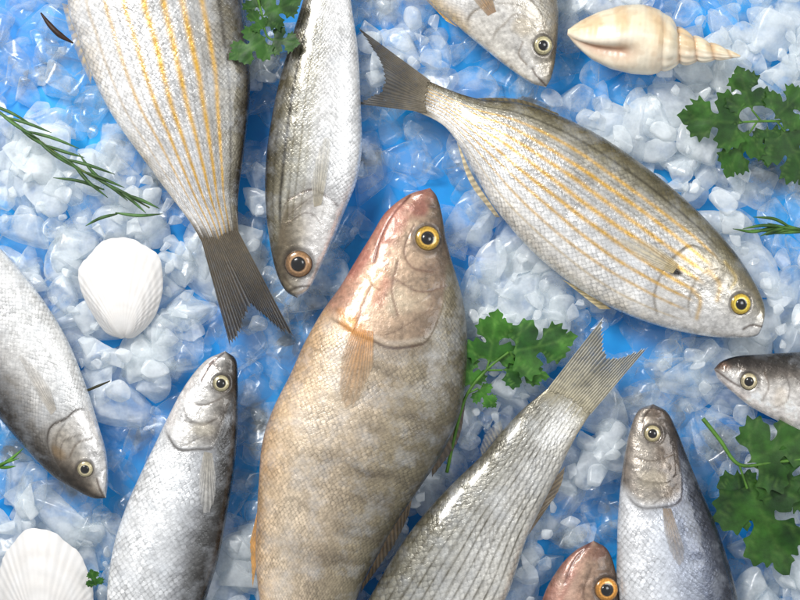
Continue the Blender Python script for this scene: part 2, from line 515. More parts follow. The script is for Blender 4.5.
fishes.append(dict(name='slim_fish', seed=13, mat=SK5, k=.5, sn=.35,
    label='slim silver fish pointing straight down with large dark eye, beside the striped tail',
    D=[(297,298),(285,290),(275,268),(268,230),(265,190),(267,150),(275,100),(288,50),(303,0),(318,-60),(328,-120)],
    V=[(297,298),(309,289),(320,268),(333,240),(346,208),(357,180),(362,148),(361,110),(358,50),(351,0),(347,-60),(347,-120)],
    vstops=[(0,(62,56,42)),(.12,(90,84,66)),(.2,(130,124,106)),(.3,(160,156,142)),(.45,(186,184,176)),(.6,(218,217,216)),(.85,(236,236,236)),(1,(220,220,220))],
    gill=(312,208), pre=20, headc=[(0,(80,70,54)),(.25,(124,112,92)),(.5,(180,171,157)),(.65,(218,213,208)),(1,(230,229,227))],
    stripes=[(.10,.1,.012,(56,50,34),.7),(.20,.2,.020,(38,33,22),.95),(.285,.29,.012,(84,76,52),.8),(.36,.37,.011,(96,88,62),.7),(.44,.46,.010,(120,112,88),.5)],
    eye=(299,264,13.5,(150,112,72),.52),
    strokes=[([(290,291),(299,287),(309,286)],1.4,(70,58,50),.8,-.8),([(284,276),(290,284),(296,288)],1.2,(80,66,54),.5,-.5)],
    blobs=[(326,238,12,20,20,(234,230,227),.5),(290,240,10,16,0,(100,88,70),.5)],
    fins=[dict(n='pectoral_fin', base=[(315,208),(322,206)], out=[(312,182),(320,150),(329,134),(332,152),(327,184)], rays=9, on=1, c=[(168,158,136),(200,196,184)], clear=1),
          dict(n='tail_fin', base=[(328,-118),(347,-118)], out=[(305,-180),(338,-150),(372,-180)], sharp=1, rays=14, c=[(120,112,90),(90,84,70)])]))
fishes.append(dict(name='striped_fish', seed=23, mat=SK6, k=.46, sn=.38,
    label='whole gold striped fish lying diagonally with its yellow eye at the lower right', group='gold striped fish',
    D=[(763,326),(764,305),(753,280),(736,254),(711,225),(680,195),(640,163),(600,136),(560,116),(520,103),(480,99),(450,90),(418,76)],
    V=[(763,326),(756,336),(735,338),(705,336),(670,329),(630,316),(590,296),(552,269),(522,241),(495,208),(478,180),(462,150),(448,130),(435,120),(415,111)],
    vstops=[(0,(72,64,40)),(.06,(98,90,64)),(.12,(130,124,102)),(.2,(160,156,144)),(.4,(190,190,189)),(.65,(214,214,214)),(.85,(234,232,229)),(1,(222,212,196))],
    gill=(682,272), pre=30, heada=.7, headc=[(0,(98,88,62)),(.16,(142,131,106)),(.42,(194,186,172)),(.7,(222,218,212)),(1,(234,231,228))], gillc=(100,84,60),
    st0=.2,
    stripes=[(.11,.13,.010,(56,49,32),.75),(.20,.22,.014,GOLD,.85),(.29,.31,.016,GOLD,1),(.385,.405,.017,GOLD,1),(.48,.495,.018,GOLD,1),(.58,.59,.017,GOLD,1),(.68,.68,.014,GOLD,.9),(.78,.78,.012,GOLD,.75),(.88,.88,.009,(200,170,110),.55)]+
            [(q,q+.01,.006,(102,97,84),.55) for q in (.16,.25,.34,.435,.53)],
    eye=(738,304,10.5,(224,188,60),.5),
    strokes=[([(762,327),(750,325),(742,329)],1.4,(80,62,50),.8,-.8),([(690,292),(697,300),(694,318)],2.2,GOLD,.6,0),([(704,270),(716,284),(714,300)],2.5,GOLD,.5,0),([(722,262),(733,278),(728,288)],2,(200,170,90),.45,0)],
    blobs=[(671,272,9,5,30,(26,20,18),1.0)],
    fins=[dict(n='tail_fin', base=[(424,76),(422,95),(420,112)], out=[(355,25),(370,46),(381,65),(384,82),(378,92),(364,98),(351,103)], sharp=1, rays=22, c=[(100,91,74),(50,48,45)], z=(15,14)),
          dict(n='pectoral_fin', base=[(675,265),(669,274)], out=[(655,248),(632,238),(614,240),(628,254),(651,268)], rays=9, on=1, c=[(196,174,120),(214,206,186)], clear=1),
          dict(n='anal_fin', base=[(458,142),(474,178),(500,217)], out=[(457,142),(470,182),(496,217)], rays=14, jag=0, rip=.05, c=[(196,180,146),(206,190,156)], z=(13,10)),
          dict(n='pelvic_fin', base=[(572,284),(612,309)], out=[(562,279),(600,309)], rays=7, jag=.01, rip=.1, c=[(206,180,120),(206,190,150)], z=(11,8)),
          dict(n='dorsal_fin', base=[(475,100),(520,104),(560,117)], out=[(472,98),(518,99),(558,113)], rays=14, jag=0, rip=.05, c=[(80,70,46),(96,86,60)], z=(15,14))]))
BARC = (84, 74, 60)
fishes.append(dict(name='brown_fish', seed=33, mat=SK7, k=.46, zc=17,
    label='large plump tan brown fish in the centre with reddish head pointing up',
    D=[(430,188),(437,197),(442,215),(446,240),(453,265),(461,292),(466,320),(467,355),(463,400),(453,432),(438,460),(418,490),(398,520),(380,550),(362,585),(345,640),(335,700),(330,740)],
    V=[(430,188),(408,195),(386,212),(371,236),(355,262),(340,287),(322,312),(305,342),(290,375),(274,407),(263,440),(259,480),(257,520),(256,560),(262,610),(280,670),(295,740)],
    vstops=[(0,(80,75,58)),(.1,(106,98,78)),(.28,(140,128,106)),(.5,(168,152,130)),(.75,(202,184,160)),(.9,(210,184,152)),(1,(184,148,108))],
    gill=(386,326), bulge=.1, pre=40, gillc=(78,54,44), gillh=1.1, heada=.82,
    headc=[(0,(80,66,54)),(.2,(108,88,74)),(.42,(156,132,110)),(.62,(194,164,138)),(.8,(186,144,122)),(1,(160,104,88))],
    bars=[(.30,.016,.45,.9,BARC,.42),(.35,.013,.5,.9,BARC,.4),(.405,.017,.5,.95,BARC,.52),(.46,.013,.5,.9,BARC,.42),(.515,.017,.5,.95,BARC,.52),(.57,.013,.5,.9,BARC,.42),(.62,.017,.5,.95,BARC,.48),(.675,.015,.5,.95,BARC,.45),(.25,.011,.35,.7,BARC,.3)],
    eye=(427,239,12.5,(196,154,48),.48),
    strokes=[([(410,196),(392,216),(380,240),(374,262)],1.3,(84,38,33),.9,-1.4),([(398,208),(385,232),(380,262),(386,282)],6,(176,116,100),.35,.5),
             ([(436,208),(428,206)],1.4,(80,50,44),.6,-.6),([(414,226),(404,250),(412,268),(432,272)],1.2,(96,68,54),.7,-.8),([(396,280),(420,292),(446,286)],1.2,(92,66,52),.7,-.8),
             ([(372,286),(362,310),(356,330)],1.6,(112,70,54),.65,-.8),([(398,262),(392,290),(398,316)],1.2,(100,68,54),.65,-.7)],
    blobs=[(420,202,26,14,-50,(132,74,64),.8),(390,226,16,36,32,(162,94,82),.55),(374,284,14,26,15,(208,174,132),.5),(360,262,9,22,28,(156,84,74),.55),(402,302,26,18,0,(206,190,164),.5),(420,322,20,14,0,(112,94,76),.5),(352,322,18,12,30,(208,142,64),.75),(424,270,16,10,0,(102,80,66),.5),(380,296,10,20,20,(170,102,86),.45),(340,420,40,50,20,(210,192,168),.35),(310,500,36,50,10,(210,192,168),.25)]+
          [(430,372,14,9,10,BARC,.35),(416,428,16,9,12,BARC,.35),(386,500,15,9,16,BARC,.35),(372,470,12,8,0,BARC,.28),(404,398,11,7,0,BARC,.28)],
    fins=[dict(n='pectoral_fin', base=[(354,327),(374,331)], out=[(342,356),(340,388),(346,410),(360,398),(374,366)], rays=12, on=1, c=[(196,134,66),(178,150,118)], clear=1),
          dict(n='dorsal_fin', base=[(464,398),(452,434),(432,468)], out=[(466,402),(458,442),(432,478)], rays=12, c=[(96,80,60),(80,70,58)], z=(15,12)),
          dict(n='dorsal_fin', base=[(412,498),(390,533),(362,585)], out=[(409,516),(394,546),(360,594)], rays=14, c=[(104,86,64),(90,80,66)], z=(15,10)),
          dict(n='pelvic_fin', base=[(257,512),(257,560)], out=[(249,545),(252,590)], rays=9, c=[(200,142,76),(206,160,100)], z=(12,8)),
          dict(n='tail_fin', base=[(331,738),(295,738)], out=[(350,810),(312,780),(268,805)], sharp=1, rays=16, c=[(130,100,70),(110,90,70)])]))
fishes.append(dict(name='silver_fish', seed=43, mat=SK8, k=.5,
    label='silver white fish with head up and dark back, left of the brown fish', group='silver fish',
    D=[(225,351),(236,360),(238,383),(238,410),(237,440),(233,480),(226,520),(218,560),(206,600),(190,660),(165,730)],
    V=[(225,351),(205,361),(186,384),(171,411),(156,442),(140,475),(125,510),(113,550),(107,600),(112,660),(138,730)],
    vstops=[(0,(30,27,26)),(.1,(52,50,48)),(.2,(92,92,92)),(.3,(154,155,158)),(.42,(206,208,211)),(.7,(238,239,240)),(1,(228,228,228))],
    gill=(201,436), pre=24, headc=[(0,(42,38,35)),(.18,(78,72,66)),(.35,(140,134,126)),(.55,(206,202,196)),(.8,(234,232,230)),(1,(216,204,196))], gillc=(74,66,60),
    eye=(222,383,8.5,(176,166,130),.52),
    strokes=[([(224,353),(210,365),(202,380)],1.4,(84,62,56),.85,-.9),([(190,402),(206,404),(222,398)],1.1,(88,74,64),.65,-.8),([(186,420),(204,424),(214,420)],1.0,(100,88,78),.5,-.6)],
    blobs=[(206,428,13,9,0,(214,204,184),.5),(230,436,9,28,0,(44,40,38),.7),(214,366,8,10,30,(116,100,92),.5)],
    fins=[dict(n='pectoral_fin', base=[(206,450),(214,452)], out=[(201,475),(202,500),(208,516),(216,500),(218,475)], rays=9, on=1, c=[(176,168,152),(206,204,200)], clear=1),
          dict(n='tail_fin', base=[(166,728),(138,728)], out=[(180,800),(145,765),(100,790)], sharp=1, rays=14, c=[(110,104,96),(90,86,80)])]))
fishes.append(dict(name='silver_fish', seed=53, mat=SK5, k=.48,
    label='silver fish with dark back entering from the left edge, head pointing down right', group='silver fish',
    D=[(106,498),(93,498),(74,489),(52,475),(30,453),(8,428),(-15,398),(-45,350),(-75,300),(-95,255)],
    V=[(106,498),(108,478),(106,452),(97,420),(85,383),(69,343),(48,307),(22,272),(-2,246),(-30,222),(-55,215),(-80,225)],
    vstops=[(0,(36,31,28)),(.13,(50,45,40)),(.23,(88,83,77)),(.33,(140,136,131)),(.46,(200,198,195)),(.7,(236,236,235)),(1,(224,224,222))],
    gill=(64,436), pre=18, headc=[(0,(40,35,31)),(.2,(66,58,50)),(.38,(122,111,98)),(.55,(186,177,164)),(.75,(232,229,226)),(1,(230,227,224))], gillc=(56,46,38),
    eye=(87,468,8,(190,178,140),.52),
    strokes=[([(104,497),(100,485),(98,478)],1.3,(80,62,52),.8,-.8),([(72,456),(80,442),(94,438)],1.1,(104,86,68),.6,-.7)],
    blobs=[(60,450,11,6,40,(156,128,90),.45),(92,432,10,16,0,(238,235,232),.5)],
    fins=[dict(n='pectoral_fin', base=[(55,414),(60,408)], out=[(42,394),(28,366),(22,350),(38,364),(54,386)], rays=9, on=1, c=[(176,168,156),(206,202,196)], clear=1)]))
fishes.append(dict(name='silver_fish', seed=63, mat=SK9, k=.46, sn=.95,
    label='silver fish with rows of grey scales and pale forked tail raised to the upper right', group='silver fish',
    D=[(330,722),(318,690),(336,650),(368,600),(390,562),(410,532),(432,505),(456,480),(482,455),(503,430),(524,408),(555,383)],
    V=[(330,722),(372,727),(424,700),(474,655),(505,600),(516,570),(526,540),(541,508),(556,478),(573,442),(595,406)],
    vstops=[(0,(88,84,70)),(.1,(126,122,108)),(.3,(172,170,162)),(.6,(206,204,199)),(.9,(222,218,208)),(1,(184,174,154))],
    gill=(395,660),
    stripes=[(q,q,.0095,(84,78,62),.8) for q in (.06,.135,.21,.285,.36,.435,.51,.585,.66,.735,.81,.885)],
    eye=(360,690,9,(200,170,90),.5),
    fins=[dict(n='tail_fin', base=[(551,384),(574,396),(594,410)], out=[(604,316),(604,335),(605,350),(611,357),(619,356),(634,351),(650,344)], sharp=1, rays=20, rip=.2, c=[(158,150,126),(102,101,92)], z=(15,18)),
          dict(n='dorsal_fin', base=[(482,455),(503,430)], out=[(480,448),(486,432),(500,420)], rays=8, c=[(130,124,108),(150,146,136)], z=(15,18), clear=1),
          dict(n='anal_fin', base=[(557,476),(541,508),(528,536)], out=[(566,466),(560,490),(541,518)], rays=9, c=[(122,104,80),(140,126,104)], z=(13,10))]))
fishes.append(dict(name='silver_fish', seed=73, mat=SK8, k=.5,
    label='silver fish with dark blue grey back and brown head pointing up at the lower right', group='silver fish',
    D=[(653,404),(667,412),(677,431),(688,459),(701,490),(716,525),(729,565),(738,602),(745,660),(735,730)],
    V=[(653,404),(638,411),(629,434),(623,465),(619,500),(617,545),(619,600),(645,670),(695,735)],
    vstops=[(0,(34,36,43)),(.14,(54,59,72)),(.3,(104,111,128)),(.46,(166,172,186)),(.6,(214,218,226)),(.85,(236,237,240)),(1,(214,214,216))],
    gill=(657,492), pre=22, headc=[(0,(46,39,35)),(.25,(82,70,58)),(.5,(134,120,103)),(.75,(170,160,146)),(1,(108,92,80))], gillc=(58,48,40),
    eye=(651,433,8.5,(186,172,130),.5),
    strokes=[([(652,406),(644,416),(641,428)],1.3,(76,58,48),.8,-.8),([(634,456),(650,460),(672,452)],1.1,(76,62,50),.65,-.8)],
    blobs=[(650,478,16,13,0,(190,178,156),.5),(652,412,16,10,0,(84,66,54),.6),(660,452,12,8,0,(84,70,58),.5)],
    fins=[dict(n='pectoral_fin', base=[(660,506),(668,506)], out=[(661,530),(668,552),(678,566),(681,548),(674,524)], rays=9, on=1, c=[(140,116,86),(160,152,144)], clear=1)]))
fishes.append(dict(name='brown_fish', seed=83, mat=SK7, k=.45, zc=13,
    label='reddish brown fish head with orange eye poking in at the bottom edge',
    D=[(594,541),(607,549),(615,568),(619,600),(615,650),(600,720)],
    V=[(594,541),(574,552),(557,571),(543,598),(533,640),(550,715)],
    vstops=[(0,(90,72,58)),(.2,(120,98,80)),(.5,(160,132,112)),(1,(174,144,124))],
    gill=(577,640), pre=30, headc=[(0,(80,64,52)),(.25,(110,88,72)),(.55,(158,130,110)),(.8,(172,132,116)),(1,(140,92,80))], gillc=(78,52,44),
    eye=(605,588,12,(216,146,48),.46),
    strokes=[([(590,543),(574,560),(564,582)],1.6,(82,44,38),.8,-1.2),([(590,568),(582,590),(586,604)],1.3,(92,68,54),.7,-.9),([(572,572),(560,596)],3,(170,112,98),.5,.5)],
    blobs=[(595,552,16,10,0,(120,78,66),.55),(566,586,14,18,0,(196,170,150),.4)]))
fishes.append(dict(name='silver_fish', seed=93, mat=SK5, k=.5,
    label='silver fish with dark back entering from the right edge, head pointing left', group='silver fish',
    D=[(714,369),(722,361),(738,356),(765,354),(800,352),(850,350),(910,362),(950,378)],
    V=[(714,369),(719,380),(732,392),(751,407),(778,421),(800,432),(850,440),(910,422),(950,400)],
    vstops=[(0,(28,24,22)),(.16,(48,44,40)),(.3,(104,98,92)),(.45,(198,195,192)),(1,(232,229,227))],
    gill=(800,393), pre=24, headc=[(0,(34,30,28)),(.22,(54,48,44)),(.36,(118,110,102)),(.52,(212,206,199)),(.8,(238,234,230)),(1,(224,210,202))], gillc=(78,68,62),
    eye=(747,381,8.5,(190,176,140),.52),
    strokes=[([(715,370),(728,380),(738,386)],1.3,(90,70,62),.8,-.8),([(762,372),(766,386),(760,400)],1.1,(110,94,80),.6,-.8)],
    blobs=[(722,366,10,7,0,(112,84,68),.7),(776,396,9,12,0,(216,198,174),.45)]))
fishes.append(dict(name='silver_fish', seed=103, mat=SK5, k=.45,
    label='pale silver fish head pointing down right at the top edge, left of the spiral shell', group='silver fish',
    D=[(546,87),(552,76),(556,55),(558,30),(557,0),(545,-40),(510,-100),(460,-160)],
    V=[(546,87),(531,83),(510,69),(482,47),(455,24),(428,0),(405,-40),(398,-100),(425,-150)],
    vstops=[(0,(118,106,86)),(.2,(168,161,146)),(.5,(210,207,202)),(.85,(234,231,227)),(1,(206,176,124))],
    gill=(503,18), pre=22, headc=[(0,(118,106,86)),(.3,(186,178,164)),(.6,(224,220,214)),(1,(228,220,206))], gillc=(104,90,70),
    eye=(542,47,9.5,(190,180,140),.5),
    strokes=[([(546,86),(536,77),(532,70)],1.3,(90,74,62),.8,-.8),([(522,44),(518,56),(526,66)],1.1,(120,102,82),.6,-.7)],
    blobs=[(520,28,14,10,30,(206,186,150),.4)],
    fins=[dict(n='pectoral_fin', base=[(495,15),(487,19)], out=[(488,-6),(474,-22),(458,-26),(464,-8),(476,8)], rays=8, on=1, c=[(140,106,72),(180,158,126)], clear=1),
          dict(n='pelvic_fin', base=[(458,27),(432,4)], out=[(446,20),(420,-8)], rays=8, c=[(214,170,90),(206,170,110)], z=(12,9))]))
for s in fishes: build_fish(s)

# ------------------------------------------------------------------ shells
M_SHELL = mat_vcol('white_shell', .5, .08, 60, .05, .12)
M_CONCH = mat_vcol('conch_shell', .35, .3, 110, .08, .1)

def scallop(outline, umbo, H, nrib, z0, label, name='scallop_shell'):
    P = cr(outline, 300); ux, uy = umbo
    ns, nr = 300, 60
    s = np.linspace(0, 1, ns); r = np.linspace(0, 1, nr)**.9
    rib = np.cos(2*np.pi*nrib*(s+.012*np.sin(s*17)))*(.7+.3*np.sin(s*23+1))
    wv = 1+.003*rib+.010*np.sin(s*31)*np.sin(np.pi*s)+.008*np.sin(s*57+2)*np.sin(np.pi*s)
    Px = ux+(P[:, 0]-ux)*wv; Py = uy+(P[:, 1]-uy)*wv
    X = ux+(Px-ux)[:, None]*r[None]; Y = uy+(Py-uy)[:, None]*r[None]
    side = np.sin(np.pi*np.clip(s, 0, 1))**.55
    prof = np.sin(np.pi*np.clip(r, 0, 1)**.62*.98+.06)**.8
    Z = z0+H*side[:, None]*prof[None]+.27*rib[:, None]*np.minimum(r*1.2, 1)[None]*side[:, None]
    Z += .2*np.sin(r*40+.8*np.sin(s*9)[:, None])*(r > .3)
    C = np.ones((ns, nr, 3))*lin((222, 220, 218))
    C = C*(1-.04*(.5-.5*rib)[:, None, None])
    gl = .5+.5*np.sin(r*24+1)
    C = C*(1-.04*gl[None, :, None]*np.array([.7, 1, 1.3]))
    idx = np.arange(ns*nr).reshape(ns, nr)
    fs = np.stack([idx[:-1, :-1], idx[1:, :-1], idx[1:, 1:], idx[:-1, 1:]], -1).reshape(-1, 4).tolist()
    v = W(X, Y, Z).reshape(-1, 3)
    c = np.array(W(ux, uy, z0))
    o = mesh_obj(name, v-c, fs, M_SHELL, None, C.reshape(-1, 3))
    o.location = Vector(c)
    o['label'] = label; o['category'] = 'shell'; o['group'] = 'white scallop shells'
    FOOT.append(P[::8])

scallop([(120,339),(105,333),(92,316),(81,294),(77,271),(90,251),(107,240),(124,237),(145,245),(159,261),(162,286),(157,309),(147,326),(134,337),(126,339)],
        (124,338), 19, 27, 6, 'whole white ribbed scallop shell between the left fish and the striped tail')
scallop([(20,640),(-2,612),(-4,585),(2,558),(14,540),(32,530),(52,533),(70,547),(84,566),(92,592),(88,620),(66,640)],
        (44,644), 20, 27, 6, 'white scallop shell cut off by the bottom left corner')

def conch():
    A = np.array([567., 33.]); B = np.array([739., 57.])
    ax = (B-A); L = np.linalg.norm(ax); ax /= L; pn = np.array([-ax[1], ax[0]])
    fr = np.array([0, .03, .08, .16, .28, .40, .50, .57, .62, .66, .70, .76, .82, .88, .94, 1.0])
    ra = np.array([2, 8, 15, 24, 32, 35, 33, 27, 20.5, 17, 15, 12, 9.5, 7, 4.2, .8])
    n, m = 260, 120
    f = np.linspace(0, 1, n); th = np.linspace(0, 2*np.pi, m, endpoint=False)
    R = np.interp(f, fr, ra); R = np.convolve(np.pad(R, 4, 'edge'), np.ones(9)/9, 'valid')
    F = f[:, None]+0*th[None]; TH = th[None]+0*f[:, None]
    pitch = 1/10.0
    phs = (F-.56)/pitch + TH/(2*np.pi)
    fracp = phs-np.floor(phs)
    wh = (np.abs(np.sin(np.pi*fracp))**.6-.65)
    sp = sstep(F, .50, .63)
    RR = R[:, None]*(1+.26*wh*sp)
    RR = RR*(1+.03*np.cos(TH*12+F*9)*sp)
    RR = RR+.08*np.sin(F*L*1.15+TH*.6)*(1-sp)
    # the body whorl leans over its own spiral
    RR = RR*(1+.08*np.cos(TH-1.2-3.5*F)*np.exp(-((F-.36)/.22)**2))
    dth = np.angle(np.exp(1j*(TH-.85-1.5*(F-.2))))
    ap = np.exp(-((F-.21)/.17)**4)*np.exp(-(dth/.27)**2)
    lip = np.exp(-((F-.24)/.21)**4)*np.exp(-((dth-.52)/.18)**2)
    RR = RR*(1-.33*ap+.06*lip)
    cz = 22
    X = A[0]+ax[0]*L*F+pn[0]*np.cos(TH)*RR; Y = A[1]+ax[1]*L*F+pn[1]*np.cos(TH)*RR
    Z = cz+np.sin(TH)*RR*.85
    base = lin((232, 216, 184)); ora = lin((208, 168, 114)); wht = lin((238, 230, 216)); br = lin((174, 124, 78))
    bands = .5+.5*np.sin(F*L*.20+TH*1.0+3.0*vnoise(F*300, TH*30, 34, 2))
    C = base+(ora-base)*sstep(bands, .3, .95)[..., None]*.5
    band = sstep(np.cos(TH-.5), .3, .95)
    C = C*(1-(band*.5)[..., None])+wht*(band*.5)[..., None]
    fl = sstep(vnoise(F*L, TH*30, 6, 6), .55, .8)
    C = C*(1-.18*fl[..., None])+br*.18*fl[..., None]
    su = np.exp(-((fracp-.0)/.12)**2)+np.exp(-((fracp-1)/.12)**2)
    C = C*(1-.5*(su*sp)[..., None])+br*.5*(su*sp)[..., None]
    C = C*(1-.75*ap[..., None])+lin((156, 100, 70))*.75*ap[..., None]
    C = C*(1-.6*lip[..., None])+lin((240, 232, 220))*.6*lip[..., None]
    idx = np.arange(n*m).reshape(n, m); a = idx[:-1]; b = idx[1:]
    fs = np.stack([a, b, np.roll(b, -1, 1), np.roll(a, -1, 1)], -1).reshape(-1, 4).tolist()
    fs.append(idx[0].tolist()); fs.append(idx[-1].tolist()[::-1])
    v = W(X, Y, Z).reshape(-1, 3); c = np.array(W(640, 42, 0))
    o = mesh_obj('conch_shell', v-c, fs, M_CONCH, None, np.clip(C, 0, .95).reshape(-1, 3))
    o.location = Vector(c)
    o['label'] = 'cream and orange spiral conch shell with long pointed spire near the top right'; o['category'] = 'shell'
    FOOT.append(np.array([(570, 33), (600, 8), (650, 8), (675, 25), (735, 57), (675, 62), (640, 72), (600, 58)], float))
conch()

# ------------------------------------------------------------------ herbs
HALF = [(0,0),(.05,.02),(.10,.07),(.09,.17),(.04,.25),(.01,.31),(.09,.35),(.10,.45),(.18,.43),(.26,.54),(.31,.46),(.41,.46),(.40,.36),(.46,.31),(.42,.21),(.39,.13),
        (.46,.12),(.51,.20),(.52,.30),(.60,.29),(.67,.38),(.71,.30),(.80,.30),(.79,.21),(.86,.18),(.83,.11),(.90,.13),(.94,.06),(1,0)]
def leaf(root, base, tip, wf, z0, z1, seed, dark=1.0):
    r = np.random.default_rng(seed)
    H = np.array(HALF)
    up = H.copy(); lo = H.copy()
    up[1:-1] += r.normal(0, .011, up[1:-1].shape); lo[1:-1] += r.normal(0, .011, lo[1:-1].shape)
    up[:, 1] = np.maximum(up[:, 1], .006); lo[:, 1] = np.maximum(lo[:, 1], .006)
    up[0] = lo[0] = (0, 0); up[-1] = lo[-1] = (1, 0)
    lo[:, 1] *= -1
    def soft(q):
        c = cr(q, 110); l = resamp(q, 110)
        return .7*c+.3*l
    U = soft(up); Lw = soft(lo)
    poly = np.vstack([U, Lw[::-1][1:-1]])
    gx, gy = np.meshgrid(np.arange(.04, 1, .045), np.arange(-.55, .55, .045))
    pts = np.stack([gx.ravel(), gy.ravel()], -1)
    def inside(P):
        c = np.zeros(len(P), bool)
        for i in range(len(poly)):
            a, b = poly[i], poly[i-1]
            cond = ((a[1] > P[:, 1]) != (b[1] > P[:, 1]))
            xx = (b[0]-a[0])*(P[:, 1]-a[1])/((b[1]-a[1]) if abs(b[1]-a[1]) > 1e-12 else 1e-12)+a[0]
            c ^= cond & (P[:, 0] < xx)
        return c
    pts = pts[inside(pts)]
    allp = np.vstack([poly, pts])
    n = len(poly)
    res = delaunay_2d_cdt([Vector(p) for p in allp], [(i, (i+1) % n) for i in range(n)], [], 0, 1e-6)
    vv = np.array([tuple(p) for p in res[0]])
    tri = [t for t in res[2] if len(t) == 3]
    cen = np.array([vv[list(t)].mean(0) for t in tri])
    ok = inside(cen)
    tri = [t for t, k in zip(tri, ok) if k]
    base = np.array(base, float); tip = np.array(tip, float)
    d = tip-base; L = np.linalg.norm(d); d /= L; p = np.array([-d[1], d[0]])
    x, y = vv[:, 0], vv[:, 1]*wf
    veins = [[(0, 0), (1, 0)]]
    for sgn in (1, -1):
        veins += [[(.08, 0), (.26, sgn*.52)], [(.14, sgn*.17), (.04, sgn*.30)], [(.18, sgn*.28), (.39, sgn*.44)], [(.40, 0), (.67, sgn*.36)], [(.55, sgn*.2), (.78, sgn*.29)], [(.7, 0), (.88, sgn*.12)]]
    dv = np.full(len(vv), 9.)
    for q in veins: dv = np.minimum(dv, pdist(vv[:, 0], vv[:, 1], q))
    zz = z0+(z1-z0)*x + L*(.04*np.sin(x*3+seed)*.6 + .06*(vnoise(vv[:, 0]*100, vv[:, 1]*100, 34, seed % 40)-.5)*np.minimum(1, 3*np.hypot(x, y)) + .09*np.minimum(dv, .10))
    bendy = .10*math.sin(seed*1.3)*x*x
    X = base[0]+d[0]*L*x+p[0]*L*(y+bendy); Y = base[1]+d[1]*L*x+p[1]*L*(y+bendy)
    g1 = lin((26, 66, 22))*dark; g2 = lin((60, 110, 36))*dark; vc = lin((94, 134, 60))*dark
    k = np.clip(vnoise(X, Y, 16, 9)*1.2-.1+.25*(r.random()-.5), 0, 1)
    C = g1+(g2-g1)*k[:, None]
    C = C+(vc-C)*(.55*np.exp(-(dv/.012)**2))[:, None]
    mesh_obj('leaf', W(X, Y, zz), tri, M_LEAF, root, C)

def tube(pts, rad, n=8, N=40):
    P = cr(pts, N) if len(pts) > 2 else np.linspace(pts[0], pts[1], N)
    P3 = np.stack([(P[:, 0]-400), (300-P[:, 1]), P[:, 2]], -1)
    T = np.gradient(P3, axis=0); T /= np.linalg.norm(T, axis=1)[:, None]
    up = np.array([0, 0, 1.]); S = np.cross(T, up); S /= np.linalg.norm(S, axis=1)[:, None]+1e-9
    U = np.cross(S, T)
    rad = np.interp(np.linspace(0, 1, N), np.linspace(0, 1, len(rad)), rad) if np.ndim(rad) else np.full(N, rad)
    a = np.linspace(0, 2*np.pi, n, endpoint=False)
    V = P3[:, None]+rad[:, None, None]*(np.cos(a)[None, :, None]*S[:, None]+np.sin(a)[None, :, None]*U[:, None])
    idx = np.arange(N*n).reshape(N, n); A_ = idx[:-1]; B_ = idx[1:]
    fs = np.stack([A_, np.roll(A_, -1, 1), np.roll(B_, -1, 1), B_], -1).reshape(-1, 4).tolist()
    fs.append(idx[0].tolist()[::-1]); fs.append(idx[-1].tolist())
    return V.reshape(-1, 3)*MM, fs

def merge(parts):
    vs, fs, o = [], [], 0
    for v, f in parts:
        vs.append(v); fs += [tuple(i+o for i in q) for q in f]; o += len(v)
    return np.vstack(vs), fs

def parsley(label, org, stems, leaves, seed, dark=1.0):
    root = empty('parsley_sprig', org[0], org[1], org[2], label, 'parsley', 'parsley sprigs')
    v, f = merge([tube(p, r) for p, r in stems])
    mesh_obj('stem', v, f, M_LEAF, root, np.tile(lin((88, 132, 52)), (len(v), 1)))
    for i, (b, t, wf, z0, z1) in enumerate(leaves): leaf(root, b, t, wf, z0, z1, seed+i*3, dark)

parsley('bright green parsley sprig tucked beside the right flank of the brown fish', (470,390,8),
        [([(447,473,8),(455,435,14),(466,396,20),(486,370,22),(508,352,24)], [1.8,1.6,1.2]), ([(466,394,20),(478,388,20)], 1.0), ([(486,370,22),(502,370,22)], 1.0), ([(486,370,22),(489,360,22)], 1.0)],
        [((489,366),(496,308),.95,22,26),((508,352),(579,342),.82,24,20),((501,369),(550,372),.75,20,16),((472,388),(466,350),.85,18,20),((477,388),(496,408),.9,18,14)], 5, 1.15)
parsley('dark green parsley sprig in the top right corner below the spiral shell', (760,122,8),
        [([(812,126,12),(785,122,20),(756,122,22),(738,123,22)], [1.6,1.3,1.0]), ([(760,122,22),(750,110,23)], 1.0), ([(776,122,21),(784,132,21)], 1.0), ([(756,122,22),(748,134,21)], 1.0)],
        [((744,123),(676,122),.9,22,20),((751,112),(738,66),1.0,23,26),((772,120),(808,88),1.0,24,22),((780,128),(812,184),1.0,22,16),((748,130),(722,176),.95,21,16),((766,126),(770,168),.8,20,17)], 40, .75)
parsley('large parsley sprig with long stem at the right edge, below the fish head', (745,470,8),
        [([(704,419,8),(720,440,15),(738,464,22),(770,462,24),(806,458,22)], [2.2,1.8,1.4]), ([(738,464,22),(746,488,22)], 1.2), ([(750,464,22),(766,472,22)], 1.2)],
        [((744,463),(818,430),1.0,24,22),((744,476),(786,576),.85,22,16),((762,468),(826,498),.95,22,18),((737,468),(741,532),.65,19,15)], 77, .72)
parsley('small parsley sprig lying across two fish at the top', (270,30,25),
        [([(256,-12,48),(263,15,44),(268,38,40),(276,44,38)], [1.4,1.2,1.0])],
        [((269,40),(233,66),.9,41,44),((272,42),(302,48),1.0,40,42),((264,20),(304,5),.9,44,42),((262,14),(248,-14),.95,44,44),((266,34),(252,12),.8,42,48)], 21, .75)

